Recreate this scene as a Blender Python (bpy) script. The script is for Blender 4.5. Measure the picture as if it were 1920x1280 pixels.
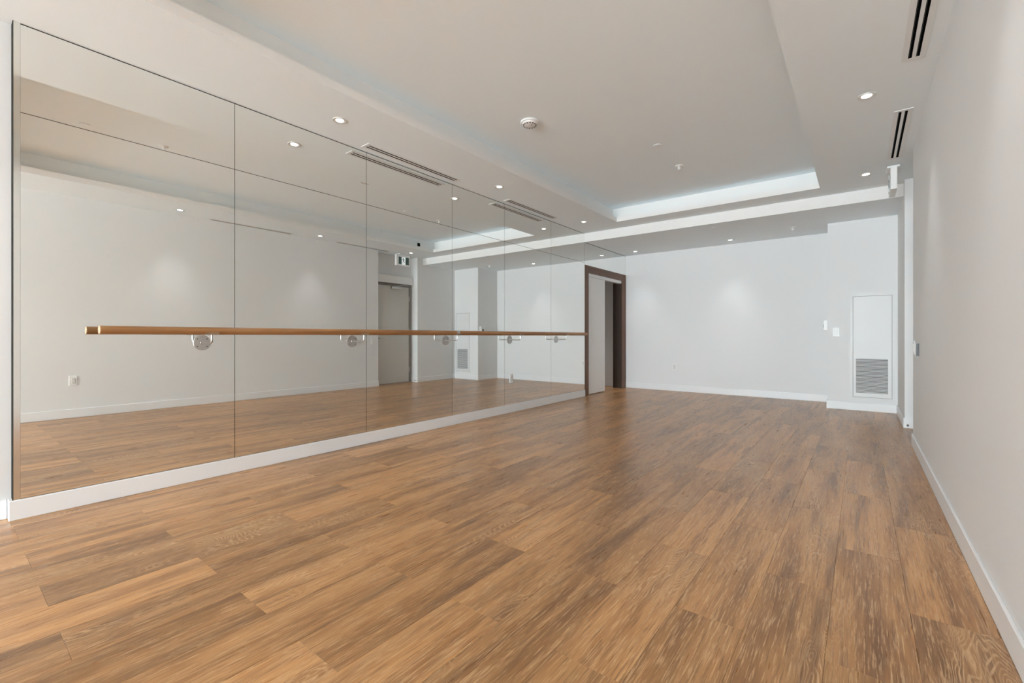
import bpy, bmesh, math, random
from mathutils import Vector, Matrix

for o in list(bpy.data.objects):
    bpy.data.objects.remove(o, do_unlink=True)
C = bpy.context.scene.collection
S = bpy.context.scene
R = math.radians
random.seed(7)

# ------------------------------------------------------------------ camera
F_PX, YAW, HORIZON = 845.06, 0.65827, 630.47      # focal length and horizon of a 1920x1280 frame
cam_d = bpy.data.cameras.new('camera')
cam = bpy.data.objects.new('camera', cam_d)
C.objects.link(cam)
cam.location = (0, 0, 1.0)
cam.rotation_euler = (R(90), 0, YAW)
cam_d.sensor_width = 36
cam_d.lens = F_PX * 36 / 1920
cam_d.shift_y = -(640 - HORIZON) / 1920
cam_d.clip_start = 0.02
S.camera = cam

# ------------------------------------------------------------------ world, daylight and exposure
w = bpy.data.worlds.new('overcast_sky')
S.world = w
w.use_nodes = True
bg = w.node_tree.nodes['Background']
bg.inputs[0].default_value = (0.80, 0.918, 0.99, 1)
bg.inputs[1].default_value = 43.0
S.cycles.max_bounces = 20
S.cycles.diffuse_bounces = 12
S.cycles.glossy_bounces = 8
S.view_settings.view_transform = 'Standard'
S.view_settings.look = 'None'
S.view_settings.gamma = 1
S.view_settings.use_curve_mapping = False
S.view_settings.exposure = 0.10
SPOT_W = 20.0

# room planes (metres)
XM = -3.645      # mirror face
XW = -3.710      # left wall face
XR = 0.382       # right wall face
YF = -9.00       # invented window wall behind the camera, set far off to even the light
YB = 8.373       # back wall face
ZC = 2.7187      # soffit underside
ZT = 2.960       # tray ceiling
ZB = 2.5747      # bulkhead underside
YK = 6.6965      # bulkhead face, end of the tall mirror
TX0, TX1, TY0, TY1 = -2.896, -0.373, 0.15, 6.312   # tray opening
LIP = 2.781
SET = 0.13
YC, YA, XA = 5.524, 6.538, 0.60    # entrance alcove: near corner, far corner, back plane
XP, YP = -0.365, 7.683             # column
BH = 0.107                         # baseboard height

# portal for the invented window behind the camera (guides sky sampling, gives off nothing itself)
pd = bpy.data.lights.new('window_portal', 'AREA')
pd.shape = 'RECTANGLE'; pd.size = 3.8; pd.size_y = 2.56
pd.cycles.is_portal = True
po = bpy.data.objects.new('window_portal', pd)
C.objects.link(po)
po.location = (-1.65, YF - 0.02, 1.36)
po.rotation_euler = (R(90), 0, 0)

# ------------------------------------------------------------------ materials
def new_mat(name):
    m = bpy.data.materials.new(name); m.use_nodes = True
    n = m.node_tree; b = n.nodes['Principled BSDF']
    return m, n, b
def N(n, t, **kw):
    x = n.nodes.new(t)
    for k, v in kw.items(): setattr(x, k, v)
    return x
def paint(name, col, rough, bump=0.0, scale=300, spec=0.5):
    m, n, b = new_mat(name)
    tc = N(n, 'ShaderNodeTexCoord'); no = N(n, 'ShaderNodeTexNoise')
    no.inputs['Scale'].default_value = scale; no.inputs['Detail'].default_value = 3
    n.links.new(tc.outputs['Object'], no.inputs['Vector'])
    lo = N(n, 'ShaderNodeTexNoise'); lo.inputs['Scale'].default_value = 1.3
    n.links.new(tc.outputs['Object'], lo.inputs['Vector'])
    mx = N(n, 'ShaderNodeMix', data_type='RGBA')
    mx.inputs[6].default_value = (*[c * 0.985 for c in col], 1)
    mx.inputs[7].default_value = (*[min(1, c * 1.01) for c in col], 1)
    n.links.new(lo.outputs['Fac'], mx.inputs[0])
    n.links.new(mx.outputs[2], b.inputs['Base Color'])
    b.inputs['Roughness'].default_value = rough
    b.inputs['Specular IOR Level'].default_value = spec
    if bump:
        bp = N(n, 'ShaderNodeBump'); bp.inputs['Strength'].default_value = bump
        bp.inputs['Distance'].default_value = 0.002
        n.links.new(no.outputs['Fac'], bp.inputs['Height'])
        n.links.new(bp.outputs[0], b.inputs['Normal'])
    return m
def metal(name, col, rough):
    m, n, b = new_mat(name)
    tc = N(n, 'ShaderNodeTexCoord'); no = N(n, 'ShaderNodeTexNoise'); no.inputs['Scale'].default_value = 60
    n.links.new(tc.outputs['Object'], no.inputs['Vector'])
    mr = N(n, 'ShaderNodeMapRange'); mr.inputs[3].default_value = rough * 0.8; mr.inputs[4].default_value = rough * 1.2
    n.links.new(no.outputs['Fac'], mr.inputs[0]); n.links.new(mr.outputs[0], b.inputs['Roughness'])
    b.inputs['Base Color'].default_value = (*col, 1); b.inputs['Metallic'].default_value = 1
    return m
def emit(name, col, s):
    m, n, b = new_mat(name)
    b.inputs['Base Color'].default_value = (*col, 1)
    b.inputs['Emission Color'].default_value = (*col, 1); b.inputs['Emission Strength'].default_value = s
    return m

def plank_wood():
    m, n, b = new_mat('limed_oak_plank')
    L = n.links.new
    tc = N(n, 'ShaderNodeTexCoord'); oi = N(n, 'ShaderNodeObjectInfo')
    # every plank reads its own piece of the figure
    off = N(n, 'ShaderNodeVectorMath', operation='MULTIPLY_ADD')
    cmb = N(n, 'ShaderNodeCombineXYZ')
    for i in range(3): L(oi.outputs['Random'], cmb.inputs[i])
    L(cmb.outputs[0], off.inputs[0]); off.inputs[1].default_value = (37.0, 91.0, 53.0)
    L(tc.outputs['Object'], off.inputs[2])
    def mapped(sx, sy):
        mp = N(n, 'ShaderNodeVectorMath', operation='MULTIPLY'); mp.inputs[1].default_value = (sx, sy, 1)
        L(off.outputs[0], mp.inputs[0]); return mp.outputs[0]
    def noise(sx, sy, scale=1, det=3, rough=0.5, dist=0.0):
        x = N(n, 'ShaderNodeTexNoise'); x.inputs['Scale'].default_value = scale; x.inputs['Detail'].default_value = det
        x.inputs['Roughness'].default_value = rough; x.inputs['Distortion'].default_value = dist
        L(mapped(sx, sy), x.inputs['Vector']); return x.outputs['Fac']
    def ramp(fac, stops):
        r = N(n, 'ShaderNodeValToRGB'); e = r.color_ramp.elements
        e[0].position, e[0].color = stops[0][0], (*stops[0][1], 1)
        e[1].position, e[1].color = stops[-1][0], (*stops[-1][1], 1)
        for p, c in stops[1:-1]:
            q = e.new(p); q.color = (*c, 1)
        L(fac, r.inputs[0]); return r.outputs[0]
    def mrange(v, a, b_, c=0, d=1, smooth=True):
        r = N(n, 'ShaderNodeMapRange'); r.interpolation_type = 'SMOOTHSTEP' if smooth else 'LINEAR'
        r.inputs[1].default_value = a; r.inputs[2].default_value = b_; r.inputs[3].default_value = c; r.inputs[4].default_value = d
        L(v, r.inputs[0]); return r.outputs[0]
    def math_(op, a, b_=None):
        r = N(n, 'ShaderNodeMath', operation=op)
        for i, v in enumerate((a, b_)):
            if v is None: continue
            if isinstance(v, (int, float)): r.inputs[i].default_value = v
            else: L(v, r.inputs[i])
        return r.outputs[0]
    def mix(fac, a, b_):
        r = N(n, 'ShaderNodeMix', data_type='RGBA')
        if isinstance(fac, (int, float)): r.inputs[0].default_value = fac
        else: L(fac, r.inputs[0])
        for i, v in ((6, a), (7, b_)):
            if isinstance(v, tuple): r.inputs[i].default_value = (*v, 1)
            else: L(v, r.inputs[i])
        return r.outputs[2]
    # soft tonal bands that run along the board
    broad = noise(9.0, 0.8, 1, 4, 0.6, 0.5)
    base = ramp(broad, [(0.25, (0.185, 0.083, 0.030)), (0.40, (0.335, 0.160, 0.058)), (0.55, (0.500, 0.254, 0.096)), (0.75, (0.600, 0.328, 0.136))])
    wn = N(n, 'ShaderNodeTexWhiteNoise', noise_dimensions='1D')
    L(oi.outputs['Random'], wn.inputs['W'])
    tone = mrange(wn.outputs['Value'], 0, 1, 0.76, 1.14, False)
    tint = N(n, 'ShaderNodeVectorMath', operation='SCALE'); L(base, tint.inputs[0]); L(tone, tint.inputs['Scale'])
    # cathedral figure: contour lines of a stretched field, broken up by the pores
    field = noise(5.0, 0.95, 1, 3, 0.42, 0.3)
    sn = math_('SINE', math_('MULTIPLY', field, 430.0))
    rings = mrange(sn, 0.0, 0.9)
    patch = mrange(noise(4.5, 1.1, 1, 2), 0.50, 0.66)
    pores = mrange(noise(210, 9.0, 1, 3, 0.7), 0.50, 0.66)
    pdark = mrange(noise(160, 5.0, 1.0, 4, 0.65), 0.50, 0.68)
    fleck = mrange(noise(90, 14.0, 1.0, 2, 0.6), 0.35, 0.65)
    limed = math_('MULTIPLY', math_('MAXIMUM', math_('MULTIPLY', math_('MULTIPLY', rings, patch), math_('ADD', math_('MULTIPLY', fleck, 0.6), 0.4)), math_('MULTIPLY', pores, 0.80)), 0.85)
    col = mix(math_('MULTIPLY', pdark, 0.70), tint.outputs[0], (0.170, 0.078, 0.033))
    col = mix(limed, col, (0.66, 0.425, 0.23))
    # dark mineral streaks
    streak = mrange(noise(11.0, 0.7, 1, 4, 0.6, 0.3), 0.52, 0.70)
    col = mix(math_('MULTIPLY', streak, 0.62), col, (0.150, 0.075, 0.036))
    L(col, b.inputs['Base Color'])
    rg = mrange(noise(60, 4, 1, 2), 0.3, 0.7, 0.27, 0.36, False)
    L(rg, b.inputs['Roughness'])
    b.inputs['Specular IOR Level'].default_value = 0.62
    bp = N(n, 'ShaderNodeBump'); bp.inputs['Strength'].default_value = 0.12; bp.inputs['Distance'].default_value = 0.001
    L(limed, bp.inputs['Height']); L(bp.outputs[0], b.inputs['Normal'])
    return m

def smooth_wood(name, dark, light, axis, rough=0.4):
    m, n, b = new_mat(name)
    L = n.links.new
    tc = N(n, 'ShaderNodeTexCoord'); mp = N(n, 'ShaderNodeMapping')
    sc = [70, 70, 70]; sc[axis] = 2.2
    mp.inputs['Scale'].default_value = sc
    L(tc.outputs['Object'], mp.inputs['Vector'])
    no = N(n, 'ShaderNodeTexNoise'); no.inputs['Scale'].default_value = 1; no.inputs['Detail'].default_value = 4
    no.inputs['Distortion'].default_value = 0.4
    L(mp.outputs[0], no.inputs['Vector'])
    r = N(n, 'ShaderNodeValToRGB'); e = r.color_ramp.elements
    e[0].position, e[0].color = 0.3, (*dark, 1); e[1].position, e[1].color = 0.7, (*light, 1)
    L(no.outputs['Fac'], r.inputs[0]); L(r.outputs[0], b.inputs['Base Color'])
    b.inputs['Roughness'].default_value = rough
    return m

def window_glass():
    m, n, b = new_mat('clear_glass')
    n.nodes.remove(b)
    t = N(n, 'ShaderNodeBsdfTransparent'); g = N(n, 'ShaderNodeBsdfGlossy'); g.inputs['Roughness'].default_value = 0.02
    mx = N(n, 'ShaderNodeMixShader'); mx.inputs[0].default_value = 0.06
    n.links.new(t.outputs[0], mx.inputs[1]); n.links.new(g.outputs[0], mx.inputs[2])
    n.links.new(mx.outputs[0], n.nodes['Material Output'].inputs[0])
    return m

M = dict(
    wall=paint('white_wall_paint', (0.768, 0.778, 0.780), 0.6, 0.06, 260, 0.3),
    ceil=paint('bounce_offset_ceiling_paint', (0.865, 0.935, 0.975), 0.85, 0.04, 300, 0.2),  # cool tint put in to cancel the warm bounce off the floor
    face=paint('light_toned_face_paint', (0.815, 0.812, 0.80), 0.7),  # ceiling tone adjusted for upright faces that catch the window light
    trim=paint('white_trim_paint', (0.80, 0.81, 0.82), 0.35),
    white=paint('white_plastic', (0.80, 0.805, 0.80), 0.35),
    offw=paint('off_white_plastic', (0.70, 0.70, 0.68), 0.4),
    panel=paint('white_enamel_panel', (0.735, 0.742, 0.742), 0.4),
    flange=paint('diffuser_flange', (0.80, 0.82, 0.82), 0.5),
    sdoor=paint('white_lacquer_door', (0.80, 0.80, 0.79), 0.35),
    greyd=paint('grey_door_paint', (0.60, 0.595, 0.565), 0.5),
    frame_g=paint('taupe_frame_paint', (0.23, 0.21, 0.19), 0.5),
    dark=paint('dark_mirror_backing', (0.03, 0.03, 0.027), 0.8, spec=0.1),
    black=paint('opening_black', (0.006, 0.006, 0.006), 0.9, spec=0.0),  # flat black painted for the dark depth inside slots and box
    blackp=paint('dark_grey_plastic', (0.045, 0.045, 0.045), 0.35),
    slot=paint('outlet_slot', (0.09, 0.09, 0.09), 0.6),
    green=paint('sign_green', (0.070, 0.125, 0.105), 0.4),
    signw=emit('sign_white', (0.85, 0.93, 0.95), 0.55),
    figure=paint('sign_figure', (0.035, 0.060, 0.062), 0.4),
    mirror=metal('silvered_mirror', (0.915, 0.925, 0.905), 0.0),
    edge=metal('satin_blur_strip', (0.86, 0.865, 0.84), 0.16),
    steel=metal('brushed_steel', (0.60, 0.595, 0.58), 0.32),
    chrome=metal('chrome', (0.75, 0.75, 0.74), 0.12),
    lens=emit('lit_lens', (1.0, 0.985, 0.95), 4.0),
    plank=plank_wood(),
    barre=smooth_wood('oak_barre', (0.27, 0.125, 0.045), (0.40, 0.20, 0.080), 1, 0.38),
    barre_end=smooth_wood('oak_end_grain', (0.55, 0.36, 0.22), (0.66, 0.46, 0.30), 0, 0.5),
    walnut=smooth_wood('walnut_casing', (0.105, 0.044, 0.018), (0.175, 0.078, 0.034), 2, 0.42),
    walnut_y=smooth_wood('walnut_header', (0.105, 0.044, 0.018), (0.175, 0.078, 0.034), 1, 0.42),
    jamb_wood=smooth_wood('dark_jamb', (0.022, 0.010, 0.004), (0.040, 0.018, 0.008), 2, 0.5),
    glass=window_glass(),
    sub=paint('floor_screed', (0.10, 0.06, 0.035), 0.9),
)
M['mirror'].node_tree.nodes['Principled BSDF'].inputs['Roughness'].default_value = 0.0
for l in list(M['mirror'].node_tree.links):
    if l.to_socket.name == 'Roughness': M['mirror'].node_tree.links.remove(l)

# ------------------------------------------------------------------ mesh helpers
def bx(bm, x0, x1, y0, y1, z0, z1, bev=0.0, seg=1):
    vs = [bm.verts.new((x, y, z)) for z in (z0, z1) for y in (y0, y1) for x in (x0, x1)]
    fs = [(0, 2, 3, 1), (4, 5, 7, 6), (0, 1, 5, 4), (2, 6, 7, 3), (0, 4, 6, 2), (1, 3, 7, 5)]
    faces = [bm.faces.new([vs[i] for i in f]) for f in fs]
    if bev > 0:
        ed = list({e for f in faces for e in f.edges})
        bmesh.ops.bevel(bm, geom=ed, offset=bev, segments=seg, affect='EDGES', profile=0.5)
def boxes(*specs, bev=0.0):
    bm = bmesh.new()
    for s in specs: bx(bm, *s[:6], bev)
    return bm
def lathe(prof, axis='Z', n=32, at=(0, 0, 0), close=True):
    """profile of (radius, height) turned round an axis through `at`"""
    bm = bmesh.new(); rings = []
    def P(r, h, a):
        c, s = r * math.cos(a), r * math.sin(a)
        v = {'Z': (c, s, h), 'X': (h, c, s), 'Y': (c, h, s)}[axis]
        return tuple(v[i] + at[i] for i in range(3))
    for r, h in prof:
        if r < 1e-6: rings.append([bm.verts.new(P(0, h, 0))])
        else: rings.append([bm.verts.new(P(r, h, 2 * math.pi * i / n)) for i in range(n)])
    for a, b in zip(rings, rings[1:]):
        for i in range(n):
            j = (i + 1) % n
            if len(a) == 1 and len(b) == 1: continue
            if len(a) == 1: bm.faces.new((a[0], b[j], b[i]))
            elif len(b) == 1: bm.faces.new((a[i], a[j], b[0]))
            else: bm.faces.new((a[i], a[j], b[j], b[i]))
    bmesh.ops.recalc_face_normals(bm, faces=bm.faces)
    for f in bm.faces: f.smooth = True
    return bm
def tube(path, r, n=10, bm=None):
    bm = bm or bmesh.new(); rings = []
    P = [Vector(p) for p in path]
    up = Vector((0, 1, 0))
    for i, p in enumerate(P):
        t = (P[min(i + 1, len(P) - 1)] - P[max(i - 1, 0)]).normalized()
        u = t.cross(up)
        if u.length < 1e-3: u = t.cross(Vector((1, 0, 0)))
        u.normalize(); v = t.cross(u)
        rings.append([bm.verts.new(p + r * (math.cos(2 * math.pi * k / n) * u + math.sin(2 * math.pi * k / n) * v)) for k in range(n)])
    for a, b in zip(rings, rings[1:]):
        for k in range(n):
            bm.faces.new((a[k], a[(k + 1) % n], b[(k + 1) % n], b[k]))
    bm.faces.new(rings[0][::-1]); bm.faces.new(rings[-1])
    bmesh.ops.recalc_face_normals(bm, faces=bm.faces)
    for f in bm.faces: f.smooth = len(f.verts) == 4
    return bm
def wpos(o):
    p = Vector((0, 0, 0))
    while o is not None:
        p += o.location; o = o.parent
    return p
def obj(name, bm, mat, parent=None, smooth_angle=True):
    """one mesh object; geometry is given in world coordinates, the origin goes to its base centre"""
    xs = [v.co.x for v in bm.verts]; ys = [v.co.y for v in bm.verts]; zs = [v.co.z for v in bm.verts]
    o0 = Vector(((min(xs) + max(xs)) / 2, (min(ys) + max(ys)) / 2, min(zs)))
    bmesh.ops.translate(bm, verts=bm.verts, vec=-o0)
    for e in bm.edges:
        if len(e.link_faces) == 2 and e.calc_face_angle(0) > R(32): e.smooth = False
    me = bpy.data.meshes.new(name); bm.to_mesh(me); bm.free()
    me.materials.append(M[mat] if isinstance(mat, str) else mat)
    o = bpy.data.objects.new(name, me); C.objects.link(o)
    if parent is not None:
        o.parent = parent; o.location = o0 - wpos(parent)
    else: o.location = o0
    return o
def empty(name, loc):
    o = bpy.data.objects.new(name, None); C.objects.link(o); o.location = loc; o.empty_display_size = 0.05
    return o
def tag(o, label, cat, group=None, kind=None):
    o['label'] = label; o['category'] = cat
    if group: o['group'] = group
    if kind: o['kind'] = kind
    return o
def struct(name, bm, mat, label, cat):
    return tag(obj(name, bm, mat), label, cat, kind='structure')

# ------------------------------------------------------------------ floor of separate planks
floor = struct('floor', boxes((XW - 1.25, XA + 0.15, YF - 0.1, YB + 0.1, -0.12, -0.008)), 'sub',
               'brown limed oak plank floor across the whole studio', 'floor')
PW, PL, GAP = 0.229, 0.949, 0.0005
cache = {}
def plank_mesh(wd, ln):
    k = (round(wd, 3), round(ln, 3))
    if k not in cache:
        bm = bmesh.new()
        bx(bm, -wd / 2 + GAP / 2, wd / 2 - GAP / 2, -ln / 2 + GAP / 2, ln / 2 - GAP / 2, 0, 0.008)
        top = [e for e in bm.edges if all(v.co.z > 0.004 for v in e.verts)]
        bmesh.ops.bevel(bm, geom=top, offset=0.0007, segments=1, affect='EDGES')
        me = bpy.data.meshes.new('plank'); bm.to_mesh(me); bm.free(); me.materials.append(M['plank'])
        cache[k] = me
    return cache[k]
rest = bmesh.new()
def add_planks(x0, x1, y0, y1, rows):
    for k in rows:
        a, b = max(x0, -0.546 - PW * k), min(x1, -0.317 - PW * k)
        if b - a < 0.004: continue
        ph = 0.745 + (0 if k % 2 == 0 else PL / 2)
        m0 = math.floor((y0 - ph) / PL)
        y = ph + m0 * PL
        while y < y1 - 0.004:
            c, d = max(y, y0), min(y + PL, y1)
            if d - c > 0.004:
                if d < -0.25:                       # behind the viewer: joined into one field
                    bx(rest, a + GAP, b - GAP, c + GAP, d - GAP, -0.008, 0.0)
                    y += PL
                    continue
                o = bpy.data.objects.new('plank', plank_mesh(b - a, d - c)); C.objects.link(o)
                o.parent = floor
                o.location = Vector(((a + b) / 2, (c + d) / 2, -0.008)) - floor.location
            y += PL
add_planks(XW, XR, YF, YB, range(-4, 16))                       # studio
add_planks(XR, XA, YC, YA, range(-5, -2))                       # entrance alcove
add_planks(XW - 0.95, XW, YK + 0.13, YB, range(13, 20))         # beyond the sliding door

obj('plank_field', rest, 'plank', floor)['kind'] = 'stuff'

# ------------------------------------------------------------------ walls
wl = struct('wall_left', boxes((XW - 0.12, XW, YF, YK, 0, ZC + .05), (XW - 0.12, XW, YK, YB, 2.198, ZC)), 'wall',
            'white painted wall behind the mirrors', 'wall')
struct('wall_right', boxes((XR, XA + 0.16, YF, YC, 0, ZC + .05)), 'wall', 'long blank white wall facing the mirrors', 'wall')
struct('wall_back', boxes((XW - 1.2, XA + 0.1, YB, YB + 0.12, 0, ZC)), 'wall', 'white end wall opposite the added window', 'wall')
struct('wall_column', boxes((XP, XR, YP, YB, 0, ZC)), 'wall', 'white boxed-out column carrying the louvred access panel', 'wall')
struct('wall_right_far', boxes((XR, XA + 0.16, YA, YB, 0, ZC + .05)), 'wall', 'short white wall between entrance recess and column', 'wall')
struct('wall_alcove', boxes((XA, XA + 0.1, YC - 0.05, 5.605, 0, ZC), (XA, XA + 0.1, 6.475, YA, 0, ZC), (XA, XA + .1, 5.605, 6.475, 2.12, ZC),
                            (XA + .1, XA + .16, YC, YA, 0, ZC)),  # unseen panel behind the door, added to block a sky light leak
       'wall', 'white wall around the grey entrance door', 'wall')
struct('wall_closet', boxes((XW - 1.10, XW - 1.0, YK, YB, 0, 2.5), (XW - 1.0, XW - 0.12, YK, YK + 0.1, 0, 2.5), (XW - 1.0, XW - 0.12, YK, YB, 2.45, 2.55)),
       'wall', 'white walls of the small room behind the sliding door', 'wall')
WX0, WX1, WZ0, WZ1 = -3.55, 0.25, 0.08, 2.64  # unseen glazing, invented as the source of daylight
struct('wall_front', boxes((XW - .1, XR + .1, YF - .12, YF, 0, WZ0), (XW - .1, XR + .1, YF - .12, YF, WZ1, ZC + .05),
                           (XW - .1, WX0, YF - .12, YF, WZ0, WZ1), (WX1, XR + .1, YF - .12, YF, WZ0, WZ1)),
       'wall', 'white wall behind the viewer, holding the added window', 'wall')
win = tag(empty('added_window', ((WX0 + WX1) / 2, YF - .06, WZ0)), 'unseen three-pane window with slim frame, added as daylight source', 'window', kind='structure')
t = 0.05
obj('window_frame', boxes((WX0, WX1, YF - .09, YF - .03, WZ0, WZ0 + t), (WX0, WX1, YF - .09, YF - .03, WZ1 - t, WZ1),
                          (WX0, WX0 + t, YF - .09, YF - .03, WZ0 + t, WZ1 - t), (WX1 - t, WX1, YF - .09, YF - .03, WZ0 + t, WZ1 - t)), 'trim', win)
pw = (WX1 - WX0) / 3
for i in range(3):
    a = WX0 + i * pw
    if i: obj('mullion', boxes((a - .025, a + .025, YF - .09, YF - .03, WZ0 + t, WZ1 - t)), 'trim', win)
    obj('pane', boxes((a + .03, a + pw - .03, YF - .063, YF - .057, WZ0 + t, WZ1 - t)), 'glass', win)
obj('window_sill', boxes((WX0 - .04, WX1 + .04, YF - .03, YF + .06, WZ0 - .03, WZ0), bev=.004), 'trim', win)

# ------------------------------------------------------------------ ceiling: soffit ring, raised tray, bulkhead
XE = XA + 0.2
ceil = tag(empty('ceiling', (-1.635, 3.4, ZC)), 'pale ceiling with a raised rectangular tray', 'ceiling', kind='structure')
def ringmesh(x0, x1, y0, y1, hx0, hx1, hy0, hy1, z0, z1):
    bm = bmesh.new()
    def rect(a, b, c, d, z): return [bm.verts.new(q) for q in ((a, c, z), (b, c, z), (b, d, z), (a, d, z))]
    o0, o1 = rect(x0, x1, y0, y1, z0), rect(x0, x1, y0, y1, z1)
    i0, i1 = rect(hx0, hx1, hy0, hy1, z0), rect(hx0, hx1, hy0, hy1, z1)
    for k in range(4):
        j = (k + 1) % 4
        for q in ((o0[k], o0[j], i0[j], i0[k]), (o1[k], o1[j], i1[j], i1[k]), (o0[k], o0[j], o1[j], o1[k]), (i0[k], i0[j], i1[j], i1[k])):
            bm.faces.new(q)
    bmesh.ops.recalc_face_normals(bm, faces=bm.faces)
    return bm
def tone_upright_faces(o):  # gives upright faces the tone adjusted for window light
    o.data.materials.append(M['face'])
    for f in o.data.polygons:
        if abs(f.normal.z) < 0.5: f.material_index = 1
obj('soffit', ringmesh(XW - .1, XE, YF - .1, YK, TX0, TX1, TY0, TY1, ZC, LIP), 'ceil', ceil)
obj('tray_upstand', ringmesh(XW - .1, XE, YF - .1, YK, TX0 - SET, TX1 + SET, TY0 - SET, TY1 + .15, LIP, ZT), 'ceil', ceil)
for o in list(ceil.children): tone_upright_faces(o)
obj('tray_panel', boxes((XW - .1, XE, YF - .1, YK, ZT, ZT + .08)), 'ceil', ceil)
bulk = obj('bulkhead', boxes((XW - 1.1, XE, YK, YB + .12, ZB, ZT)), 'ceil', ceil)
tone_upright_faces(bulk)

# ------------------------------------------------------------------ baseboards
def base(name, label, *specs):
    bm = bmesh.new()
    for s in specs: bx(bm, *s, 0, BH, 0.003)
    return tag(obj(name, bm, 'trim'), label, 'baseboard', kind='structure')
T = 0.012
base('baseboard_left', 'white baseboard running under the mirrors', (XW, XM + T, 0.262, YK))
base('baseboard_left_near', 'short white baseboard beside the mirror edge', (XW, XW + T, YF, 0.26))
base('baseboard_right', 'white baseboard along the long blank wall', (XR - T, XR, YF, YC), (XR - T, XR + .14, YC, YC + T))
base('baseboard_back', 'white baseboard along the end wall', (XM, XP - T, YB - T, YB))
base('baseboard_column', 'white baseboard wrapped around the column', (XP - T, XR - T, YP - T, YP), (XP - T, XP, YP, YB))
base('baseboard_right_far', 'white baseboard between entrance recess and column', (XR - T, XR, YA, YP), (XR - T, XA, YA - T, YA))
base('baseboard_closet', 'white baseboard seen through the sliding door', (XW - 1.0, XW - .125, YB - T, YB))

# ------------------------------------------------------------------ mirror wall
mw = tag(empty('wall_mirror', (XM, 3.49, BH)), 'wall-to-wall mirror made of butted glass panels', 'mirror')
obj('backing', boxes((XW, XM - 0.006, 0.30, YK, BH, ZC), (XW, XM - 0.006, YK, YB, 2.198, ZB)), 'dark', mw)
J = [0.304, 1.376, 2.494, 3.611, 4.555, 5.660, YK]
ZS, g = 2.229, 0.0018
for i in range(6):
    for r, (z0, z1) in enumerate(((BH + 0.003, ZS), (ZS, ZC - 0.008))):
        y0 = J[i] + g; y1 = J[i + 1] - g
        bm = boxes((XM - 0.006, XM, y0, y1, z0 + (g if r else 0), z1 - (0 if r else g)))
        obj('mirror_panel', bm, 'mirror', mw)
obj('mirror_panel', boxes((XM - 0.006, XM, YK + g, YB - 0.004, 2.2, ZB - 0.009)), 'mirror', mw)
obj('bounce_cut_return', boxes((XW, XM - 0.0005, 0.277, 0.2799, BH, ZC), (XW, XM - .006, .2799, .30, BH, ZC)), 'dark', mw)  # kept dark to cut light bouncing onto the wall beside it
obj('blur_strip', boxes((XM - 0.006, XM + 0.0006, 0.280, 0.3052, BH, ZC - 0.001)), 'edge', mw)['label'] = 'narrow satin strip added for a smeared reflection'  # strip added to give a smeared reflection at the mirror edge

# ------------------------------------------------------------------ outlets, switches
def outlet(label, pos, normal, group=None, kind='outlet'):
    """plate centred on pos, facing +-X or +-Y"""
    nx, ny = normal
    def pbox(u0, u1, d0, d1, z0, z1):
        if nx: return (*sorted((pos[0] + nx * d0, pos[0] + nx * d1)), pos[1] + u0, pos[1] + u1, pos[2] + z0, pos[2] + z1)
        return (pos[0] + u0, pos[0] + u1, *sorted((pos[1] + ny * d0, pos[1] + ny * d1)), pos[2] + z0, pos[2] + z1)
    e = tag(empty('power_outlet' if kind == 'outlet' else 'light_switch', (pos[0], pos[1], pos[2] - .06)), label, 'outlet' if kind == 'outlet' else 'switch', group)
    obj('cover_plate', boxes(pbox(-.037, .037, 0, .006, -.060, .060), bev=.002), 'white', e)
    if kind == 'outlet':
        f = obj('receptacle', boxes(pbox(-.018, .018, .005, .0085, -.036, .036), bev=.001), 'offw', e)
        for zz in (-.02, .018):
            for uu in (-.007, .007):
                obj('slot', boxes(pbox(uu - .0013, uu + .0013, .0080, .0090, zz - .005, zz + .006)), 'slot', f)
            obj('ground_hole', boxes(pbox(-.003, .003, .0080, .0090, zz - .014, zz - .009)), 'slot', f)
    else:
        obj('rocker', boxes(pbox(-.017, .017, .005, .011, -.034, .034), bev=.002), 'white', e)
        obj('rocker_gap', boxes(pbox(-.019, .019, .005, .0065, -.036, .036)), 'offw', e)
    return e
outlet('white wall outlet low on the end wall', (-2.70, YB, .442), (0, -1))
outlet('white wall outlet low on the long blank wall, reflected in the mirror', (XR, 1.085, .456), (-1, 0))
outlet('white outlet set into the mirror near its base', (XM, 4.697, .448), (1, 0))
outlet('white rocker switch on the column beside the louvred panel', (-.269, YP, 1.06), (0, -1), kind='switch')
outlet('white rocker switch at the entrance corner of the blank wall', (XR, 5.385, .90), (-1, 0), kind='switch')
d = tag(empty('wall_control', (XR, 5.03, .83)), 'slim white control with a dark side on the long blank wall', 'control')
obj('housing', boxes((XR - .020, XR, 4.995, 5.07, .832, .945), bev=.002), 'white', d)
obj('dark_side', boxes((XR - .018, XR - .001, 4.990, 4.996, .835, .943), bev=.0015), 'blackp', d)
d = tag(empty('wall_box', (XP, 7.80, 1.08)), 'small white box mounted on the side of the column', 'wall box')
obj('housing', boxes((XP - .050, XP, 7.735, 7.86, 1.085, 1.228), bev=.004), 'white', d)
obj('back_plate', boxes((XP - .008, XP, 7.725, 7.95, 1.20, 1.24), bev=.002), 'white', d)
obj('front_button', boxes((XP - .056, XP - .049, 7.775, 7.82, 1.125, 1.17), bev=.002), 'blackp', d)

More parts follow.
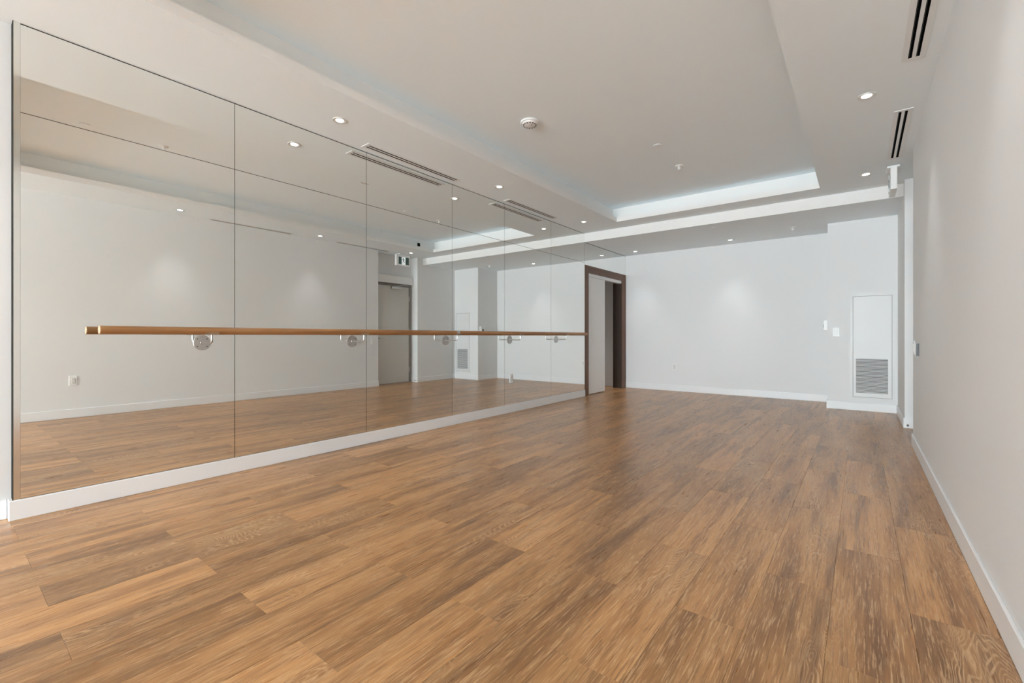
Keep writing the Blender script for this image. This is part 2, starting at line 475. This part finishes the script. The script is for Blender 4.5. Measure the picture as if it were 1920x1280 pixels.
# ------------------------------------------------------------------ ballet barre
BX, BZ, BR = XM + 0.18, 1.0375, 0.0245
YE0, YJ, YE1 = 0.597, 3.505, 6.415
bar = tag(empty('ballet_barre', (XM, 3.5, .90)), 'long round wooden barre on steel brackets fixed to the mirror', 'barre')
for a, b in ((YE0 + .004, YJ - .001), (YJ + .001, YE1 - .004)):
    obj('rail', lathe([(0, a), (BR, a), (BR, b), (0, b)], 'Y', 36, (BX, 0, BZ)), 'barre', bar)
for a, b in ((YE0, YE0 + .004), (YE1 - .004, YE1)):
    obj('end_cap', lathe([(0, a), (BR - .001, a), (BR, a + .001), (BR, b), (0, b)], 'Y', 36, (BX, 0, BZ)), 'barre_end', bar)
obj('joint_collar', lathe([(BR, 3.487), (BR + .0015, 3.487), (BR + .0015, 3.530), (BR, 3.530)], 'Y', 36, (BX, 0, BZ)), 'steel', bar)['label'] = 'steel collar'
for yb in (1.168, 2.345, 3.508, 4.662, 5.802):
    zb = 0.956
    fl = obj('bracket', lathe([(0, 0), (.054, 0), (.054, .003), (.0525, .0045), (.013, .0045), (.011, .009), (0, .009)], 'X', 40, (XM, yb, zb)), 'steel', bar)
    path = [(XM + .004, yb, zb), (BX - .022, yb, zb)]
    for q in range(1, 8):
        a = q / 8 * math.pi / 2
        path.append((BX - .022 + .022 * math.sin(a), yb, zb + .022 - .022 * math.cos(a)))
    path += [(BX, yb, zb + .022), (BX, yb, BZ - BR + .001)]
    obj('arm', tube(path, .0062, 12), 'steel', fl)
    bm = bmesh.new(); rr = []
    for yy in (yb - .037, yb + .037):
        for r_ in (BR + .0003, BR + .0028):
            rr.append([bm.verts.new((BX + r_ * math.cos(R(-158 + 6.8 * k)), yy, BZ + r_ * math.sin(R(-158 + 6.8 * k)))) for k in range(21)])
    i0, o0, i1, o1 = rr
    for k in range(20):
        for A, B in ((i0, i1), (o1, o0), (o0, i0), (i1, o1)): bm.faces.new((A[k], A[k + 1], B[k + 1], B[k]))
    for k in (0, 20): bm.faces.new((i0[k], o0[k], o1[k], i1[k]))
    bmesh.ops.recalc_face_normals(bm, faces=bm.faces)
    obj('saddle', bm, 'steel', fl)
    for sy in (-1, 1):
        for sz in (-1, 1):
            obj('screw', lathe([(0, .0042), (.0042, .0042), (.0038, .006), (0, .0065)], 'X', 10, (XM, yb + sy * .029, zb + sz * .026)), 'blackp', fl)

# ------------------------------------------------------------------ sliding door in walnut casing
d1 = tag(empty('door_1', (XM, 7.53, 0)), 'white sliding door half open in a dark walnut casing', 'door', kind='structure')
FX0, FX1 = XW - .12, XM + .004
obj('casing_post', boxes((FX0, FX1, 6.70, 6.833, 0, 2.198), bev=.002), 'walnut', d1)
obj('casing_post', boxes((FX0, FX1, 8.190, 8.358, 0, 2.198), bev=.002), 'walnut', d1)
obj('casing_header', boxes((FX0, FX1, 6.834, 8.189, 2.075, 2.198), bev=.002), 'walnut_y', d1)
obj('jamb_lining', boxes((FX0 + .002, FX1 - .012, 8.178, 8.190, 0, 2.019)), 'jamb_wood', d1)['label'] = 'dark brown jamb'  # thin board on the reveal, darker than the posts
obj('track_cover', boxes((XW - .02, XM - .012, 6.835, 8.188, 2.020, 2.0745), bev=.001), 'trim', d1)
sp = obj('sliding_panel', boxes((XM - .060, XM - .022, 6.842, 7.494, .014, 2.018), bev=.002), 'sdoor', d1)
obj('flush_pull', boxes((XM - .0222, XM - .0205, 6.848, 6.862, .84, .955), bev=.0006), 'steel', sp)
obj('floor_guide', boxes((XM - .020, XM - .002, 6.840, 6.86, 0, .03), bev=.002), 'steel', d1)

# ------------------------------------------------------------------ entrance door in the alcove
d2 = tag(empty('door_2', (XA, 6.04, 0)), 'grey entrance door in the recess of the blank wall, seen in the mirror', 'door', kind='structure')
obj('door_frame', boxes((XA - .03, XA + .06, 5.560, 5.605, 0, 2.12), (XA - .03, XA + .06, 6.475, 6.520, 0, 2.12), (XA - .03, XA + .06, 5.605, 6.475, 2.08, 2.12)), 'frame_g', d2)
lf = obj('door_leaf', boxes((XA - .012, XA + .032, 5.609, 6.470, .008, 2.076), bev=.002), 'greyd', d2)
bm = lathe([(0, 0), (.026, 0), (.026, .006), (.012, .008), (.010, .03)], 'X', 20, (0, 0, 0))
bmesh.ops.rotate(bm, verts=bm.verts, cent=(0, 0, 0), matrix=Matrix.Rotation(math.pi, 3, 'Z'))
bmesh.ops.translate(bm, verts=bm.verts, vec=(XA - .012, 5.672, .97))
obj('lever_rose', bm, 'steel', lf)
obj('lever', tube([(XA - .015, 5.672, .97), (XA - .055, 5.672, .97), (XA - .060, 5.680, .97), (XA - .060, 5.795, .97)], .009, 10), 'steel', lf)
for zz in (.28, 1.12, 1.82):
    obj('hinge', boxes((XA - .026, XA - .0125, 6.462, 6.482, zz - .055, zz + .055), bev=.003), 'steel', d2)
obj('head_valance', boxes((XA - .085, XA - .031, 5.526, 6.520, 2.125, 2.285), bev=.003), 'white', d2)
cl = obj('closer_body', boxes((XA - .060, XA - .0125, 5.985, 6.24, 2.015, 2.060), bev=.004), 'steel', lf)
obj('closer_arm', tube([(XA - .05, 6.03, 2.066), (XA - .16, 6.22, 2.085), (XA - .06, 6.44, 2.098)], .009, 8), 'steel', cl)
ds = tag(empty('door_stop', (.405, YA - T, .03)), 'small chrome door stop on the recess baseboard', 'door stop')
obj('stop_stem', lathe([(0, 0), (.011, 0), (.011, -.004), (.005, -.006), (.005, -.035), (0, -.035)], 'Y', 16, (.405, YA - T, .034)), 'chrome', ds)
obj('rubber_tip', lathe([(0, -.035), (.009, -.035), (.009, -.046), (.006, -.05), (0, -.05)], 'Y', 16, (.405, YA - T, .034)), 'blackp', ds)

# ------------------------------------------------------------------ access panel on the column
ap = tag(empty('access_panel', (.124, YP, .16)), 'white access panel with louvred lower half on the column', 'access panel')
ax0, ax1, az0, az1 = -.106, .354, .160, 1.565
dx0, dx1, dz0, dz1 = -.080, .324, .186, 1.537
gx0, gx1, gz0, gz1 = -.049, .285, .243, .702
def frontring(x0, x1, z0, z1, hx0, hx1, hz0, hz1, y0, y1):
    return boxes((x0, hx0, y0, y1, z0, z1), (hx1, x1, y0, y1, z0, z1), (hx0, hx1, y0, y1, z0, hz0), (hx0, hx1, y0, y1, hz1, z1))
obj('panel_frame', frontring(ax0, ax1, az0, az1, dx0 - .004, dx1 + .004, dz0 - .004, dz1 + .004, YP - .012, YP), 'panel', ap)
obj('reveal', boxes((dx0 - .004, dx1 + .004, YP - .002, YP - .0005, dz0 - .004, dz1 + .004)), 'slot', ap)
pdr = obj('panel_door', frontring(dx0, dx1, dz0, dz1, gx0, gx1, gz0, gz1, YP - .010, YP - .0025), 'panel', ap)
ns = 26; pit = (gz1 - gz0) / ns
for k in range(ns):
    z = gz0 + (k + .5) * pit
    bm = boxes((gx0, gx1, -.0050, .0050, -.0012, .0012))
    bmesh.ops.rotate(bm, verts=bm.verts, cent=(0, 0, 0), matrix=Matrix.Rotation(R(58), 3, 'X'))
    bmesh.ops.translate(bm, verts=bm.verts, vec=(0, YP - .0065, z + .0012))
    obj('louvre_slat', bm, 'panel', pdr)

# ------------------------------------------------------------------ slot diffusers in the soffit
def diffuser(x0, x1, y0, y1, label):
    c = (x0 + x1) / 2
    e = tag(empty('slot_diffuser', (c, (y0 + y1) / 2, ZC - .004)), label, 'air vent', 'two-slot diffusers in the soffit')
    sw, so, en = .0180, .0185, .030
    s1, s2 = c - so, c + so
    ya, yb = y0 + en, y1 - en
    z0, z1 = ZC - .0035, ZC
    obj('flange', boxes((x0, s1 - sw / 2, y0, y1, z0, z1), (s1 + sw / 2, s2 - sw / 2, ya, yb, z0, z1), (s2 + sw / 2, x1, y0, y1, z0, z1),
                        (s1 - sw / 2, s2 + sw / 2, y0, ya, z0, z1), (s1 - sw / 2, s2 + sw / 2, yb, y1, z0, z1)), 'flange', e)
    for s in (s1, s2):
        p = obj('air_slot', boxes((s - sw / 2, s + sw / 2, ya, yb, ZC - .0030, ZC - .0002)), 'black', e)  # flat plate whose black stands for the slot's dark depth
        obj('blade', boxes((s - sw / 2 + .003, s - sw / 2 + .0045, ya, yb, ZC - .0036, ZC - .0030)), 'blackp', p)
diffuser(-3.575, -3.465, 2.392, 3.570, 'white two-slot ceiling diffuser above the mirror, between first and second downlight')
diffuser(-3.575, -3.465, 4.445, 5.580, 'white two-slot ceiling diffuser above the mirror, nearer the walnut door')
diffuser(.203, .314, 2.50, 3.733, 'white two-slot ceiling diffuser above the blank wall, further from the exit sign')
diffuser(.203, .314, 4.515, 5.703, 'white two-slot ceiling diffuser above the blank wall, beside the exit sign')

# ------------------------------------------------------------------ recessed downlights
def downlight(x, y, z, label, power):
    e = tag(empty('downlight', (x, y, z - .004)), label, 'ceiling light', 'round recessed downlights')
    obj('trim_ring', lathe([(.0555, 0), (.0550, -.003), (.050, -.0045), (.043, -.003), (.036, -.0015), (.031, -.0008)], 'Z', 36, (x, y, z)), 'offw', e)
    obj('lens', lathe([(.0315, -.0006), (.0290, -.0040), (.018, -.0056), (0, -.0062)], 'Z', 32, (x, y, z)), 'lens', e)
    ld = bpy.data.lights.new('downlight_lamp', 'SPOT')
    ld.energy = power; ld.spot_size = R(70); ld.spot_blend = 1.0; ld.shadow_soft_size = 0.034; ld.color = (0.97, 0.985, 1.0)
    lo = bpy.data.objects.new('lamp', ld); C.objects.link(lo); lo.parent = e; lo.location = (0, 0, -.012)
for x, y, lb in ((-3.28, 2.0, 'lit round downlight above the mirror, before the first diffuser'),
                 (-3.285, 4.01, 'lit round downlight above the mirror, between the two diffusers'),
                 (-3.285, 6.01, 'lit round downlight above the mirror, between diffuser and bulkhead'),
                 (.038, 2.09, 'lit round downlight above the blank wall, seen only in the mirror'),
                 (.034, 4.10, 'lit round downlight above the blank wall, between the two diffusers'),
                 (.045, 6.08, 'lit round downlight beside the exit sign')):
    downlight(x, y, ZC, lb, SPOT_W)
for x, y, lb in ((-3.28, 0.0, 'added unseen downlight above the bare wall beside the mirror edge'), (.036, 0.0, 'added unseen downlight over the viewer'),  # downlights out of view, added for extra light
                 (-3.28, -2.0, 'added unseen downlight above the bare wall, between wall light and window'), (.036, -2.0, 'added unseen downlight behind the viewer above the long blank wall'),
                 (-3.28, -4.0, 'added unseen downlight by the window and the bare wall'), (.036, -4.0, 'added unseen downlight by the window and the long blank wall')):
    downlight(x, y, ZC, lb, SPOT_W)
downlight(-3.305, 8.01, ZB, 'lit round downlight in the low ceiling by the walnut door', SPOT_W)
downlight(-1.684, 8.01, ZB, 'lit round downlight in the low ceiling by the middle of the end wall', SPOT_W)

downlight(XW - .62, 7.55, 2.45, 'lit round downlight inside the small room behind the sliding door', 40.0)

# ------------------------------------------------------------------ detector, sprinklers, cover plates
sd = tag(empty('smoke_detector', (-2.39, 3.355, ZT - .035)), 'round white smoke detector on the tray ceiling', 'smoke detector')
at = (-2.39, 3.355, ZT)
cov = obj('detector_base', lathe([(.080, 0), (.083, -.004), (.083, -.012), (.079, -.016), (.070, -.017)], 'Z', 40, at), 'white', sd)
obj('detector_cover', lathe([(.0705, -.014), (.068, -.028), (.058, -.034), (0, -.036)], 'Z', 40, at), 'white', sd)
for k in range(14):
    a = 2 * math.pi * k / 14
    bm = boxes((.050, .062, -.006, .006, -.0355, -.0325))
    bmesh.ops.rotate(bm, verts=bm.verts, cent=(0, 0, 0), matrix=Matrix.Rotation(a, 3, 'Z'))
    bmesh.ops.translate(bm, verts=bm.verts, vec=at)
    obj('vent', bm, 'slot', sd)
obj('indicator', lathe([(0, -.037), (.006, -.0365), (.006, -.034)], 'Z', 12, (at[0] + .022, at[1], ZT)), 'slot', sd)
def sprinkler(x, y, z, label):
    e = tag(empty('sprinkler_head', (x, y, z - .05)), label, 'sprinkler', 'white pendent sprinkler heads')
    a = (x, y, z)
    obj('escutcheon', lathe([(.042, 0), (.042, -.003), (.034, -.008), (.020, -.011), (0, -.011)], 'Z', 28, a), 'white', e)
    obj('body', lathe([(.011, -.010), (.011, -.020), (.007, -.022), (.004, -.045), (0, -.045)], 'Z', 14, a), 'white', e)
    for s in (-1, 1):
        obj('frame_arm', tube([(x + s * .010, y, z - .018), (x + s * .015, y, z - .030), (x + s * .004, y, z - .046)], .0025, 8), 'white', e)
    obj('deflector', lathe([(0, -.045), (.016, -.045), (.016, -.0465), (0, -.0475)], 'Z', 20, a), 'white', e)
sprinkler(-1.65, 5.27, ZT, 'white sprinkler head on the tray ceiling, the one nearer the bulkhead')
sprinkler(-1.60, 1.48, ZT, 'white sprinkler head on the tray ceiling, reflected beside the mirror edge')
sprinkler(-.77, 7.61, ZB, 'white sprinkler head in the low ceiling near the column')
def cap(x, y, z, label):
    e = tag(empty('cover_cap', (x, y, z - .006)), label, 'ceiling cap', 'flat round ceiling caps')
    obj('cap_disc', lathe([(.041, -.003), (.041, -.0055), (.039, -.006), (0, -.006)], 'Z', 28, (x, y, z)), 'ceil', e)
    obj('shadow_gap', lathe([(.036, 0), (.036, -.0032), (0, -.0032)], 'Z', 24, (x, y, z)), 'offw', e)
cap(-1.65, 4.57, ZT, 'flat round cap on the tray ceiling, nearer the bulkhead')
cap(-1.61, .88, ZT, 'flat round cap on the tray ceiling, reflected beside the mirror edge')
cap(-1.68, 6.97, ZB, 'flat round cap in the low ceiling beyond the bulkhead')
jb = tag(empty('junction_box', (TX1 + SET, 6.03, 2.80)), 'small black opening in a white plate inside the tray edge', 'junction box')
obj('box_plate', boxes((TX1 + SET - .006, TX1 + SET, 5.975, 6.09, 2.783, 2.895), bev=.002), 'white', jb)
obj('box_opening', boxes((TX1 + SET - .0075, TX1 + SET - .0055, 5.998, 6.067, 2.800, 2.880)), 'black', jb)

# ------------------------------------------------------------------ exit sign
ex = tag(empty('exit_sign', (.262, 6.03, 2.465)), 'white hanging exit sign with running figure pictogram', 'exit sign')
sx0, sx1, sy0, sy1, sz0, sz1 = .236, .288, 5.86, 6.215, 2.465, 2.690
obj('ceiling_canopy', boxes((.213, .313, 5.93, 6.14, 2.700, ZC), bev=.003), 'white', ex)
obj('neck', boxes((.24, .284, 5.96, 6.11, 2.688, 2.702)), 'white', ex)
obj('housing', boxes((sx0, sx1, sy0, sy1, sz0, sz1), bev=.004), 'white', ex)
fp = obj('sign_face', boxes((sx0 - .003, sx0 + .002, sy0 + .055, sy1 - .035, sz0 + .030, sz1 - .045)), 'green', ex)
cy, z0, z1 = (sy0 + sy1) / 2 + .002, sz0 + .030, sz1 - .045
obj('doorway_field', boxes((sx0 - .0042, sx0 - .002, cy - .048, cy + .048, z0, z1)), 'signw', fp)
def poly(pts, x0, x1, bm):
    a = [bm.verts.new((x0, p[0], p[1])) for p in pts]; b = [bm.verts.new((x1, p[0], p[1])) for p in pts]
    bm.faces.new(a); bm.faces.new(b[::-1])
    for i in range(len(pts)):
        j = (i + 1) % len(pts); bm.faces.new((a[i], b[i], b[j], a[j]))
def limb(bm, p, q, wd):
    p, q = Vector(p), Vector(q); d_ = (q - p).normalized(); n_ = Vector((-d_.y, d_.x)) * wd / 2
    poly([cy_z(p + n_), cy_z(q + n_), cy_z(q - n_), cy_z(p - n_)], sx0 - .0055, sx0 - .004, bm)
def cy_z(v): return (cy + v.x, (z0 + z1) / 2 + v.y)
bm = bmesh.new()
poly([cy_z(Vector((-.012 + .011 * math.cos(k * math.pi / 6), .052 + .011 * math.sin(k * math.pi / 6)))) for k in range(12)], sx0 - .0055, sx0 - .004, bm)
for a, b, wd in (((-.008, .040), (.004, -.002), .022), ((-.008, .036), (-.034, .022), .009), ((-.034, .022), (-.036, .002), .009),
                 ((-.002, .034), (.026, .026), .009), ((.026, .026), (.034, .008), .009), ((.002, .0), (-.018, -.026), .012),
                 ((-.018, -.026), (-.014, -.058), .010), ((.004, .0), (.022, -.030), .012), ((.022, -.030), (.042, -.034), .010)):
    limb(bm, a, b, wd)
bmesh.ops.recalc_face_normals(bm, faces=bm.faces)
obj('running_figure', bm, 'figure', fp)
bm = bmesh.new()
for a, b, wd in (((.070, 0), (.104, 0), .012), ((.070, 0), (.086, .018), .010), ((.070, 0), (.086, -.018), .010)): limb(bm, a, b, wd)
obj('arrow', bm, 'figure', fp)
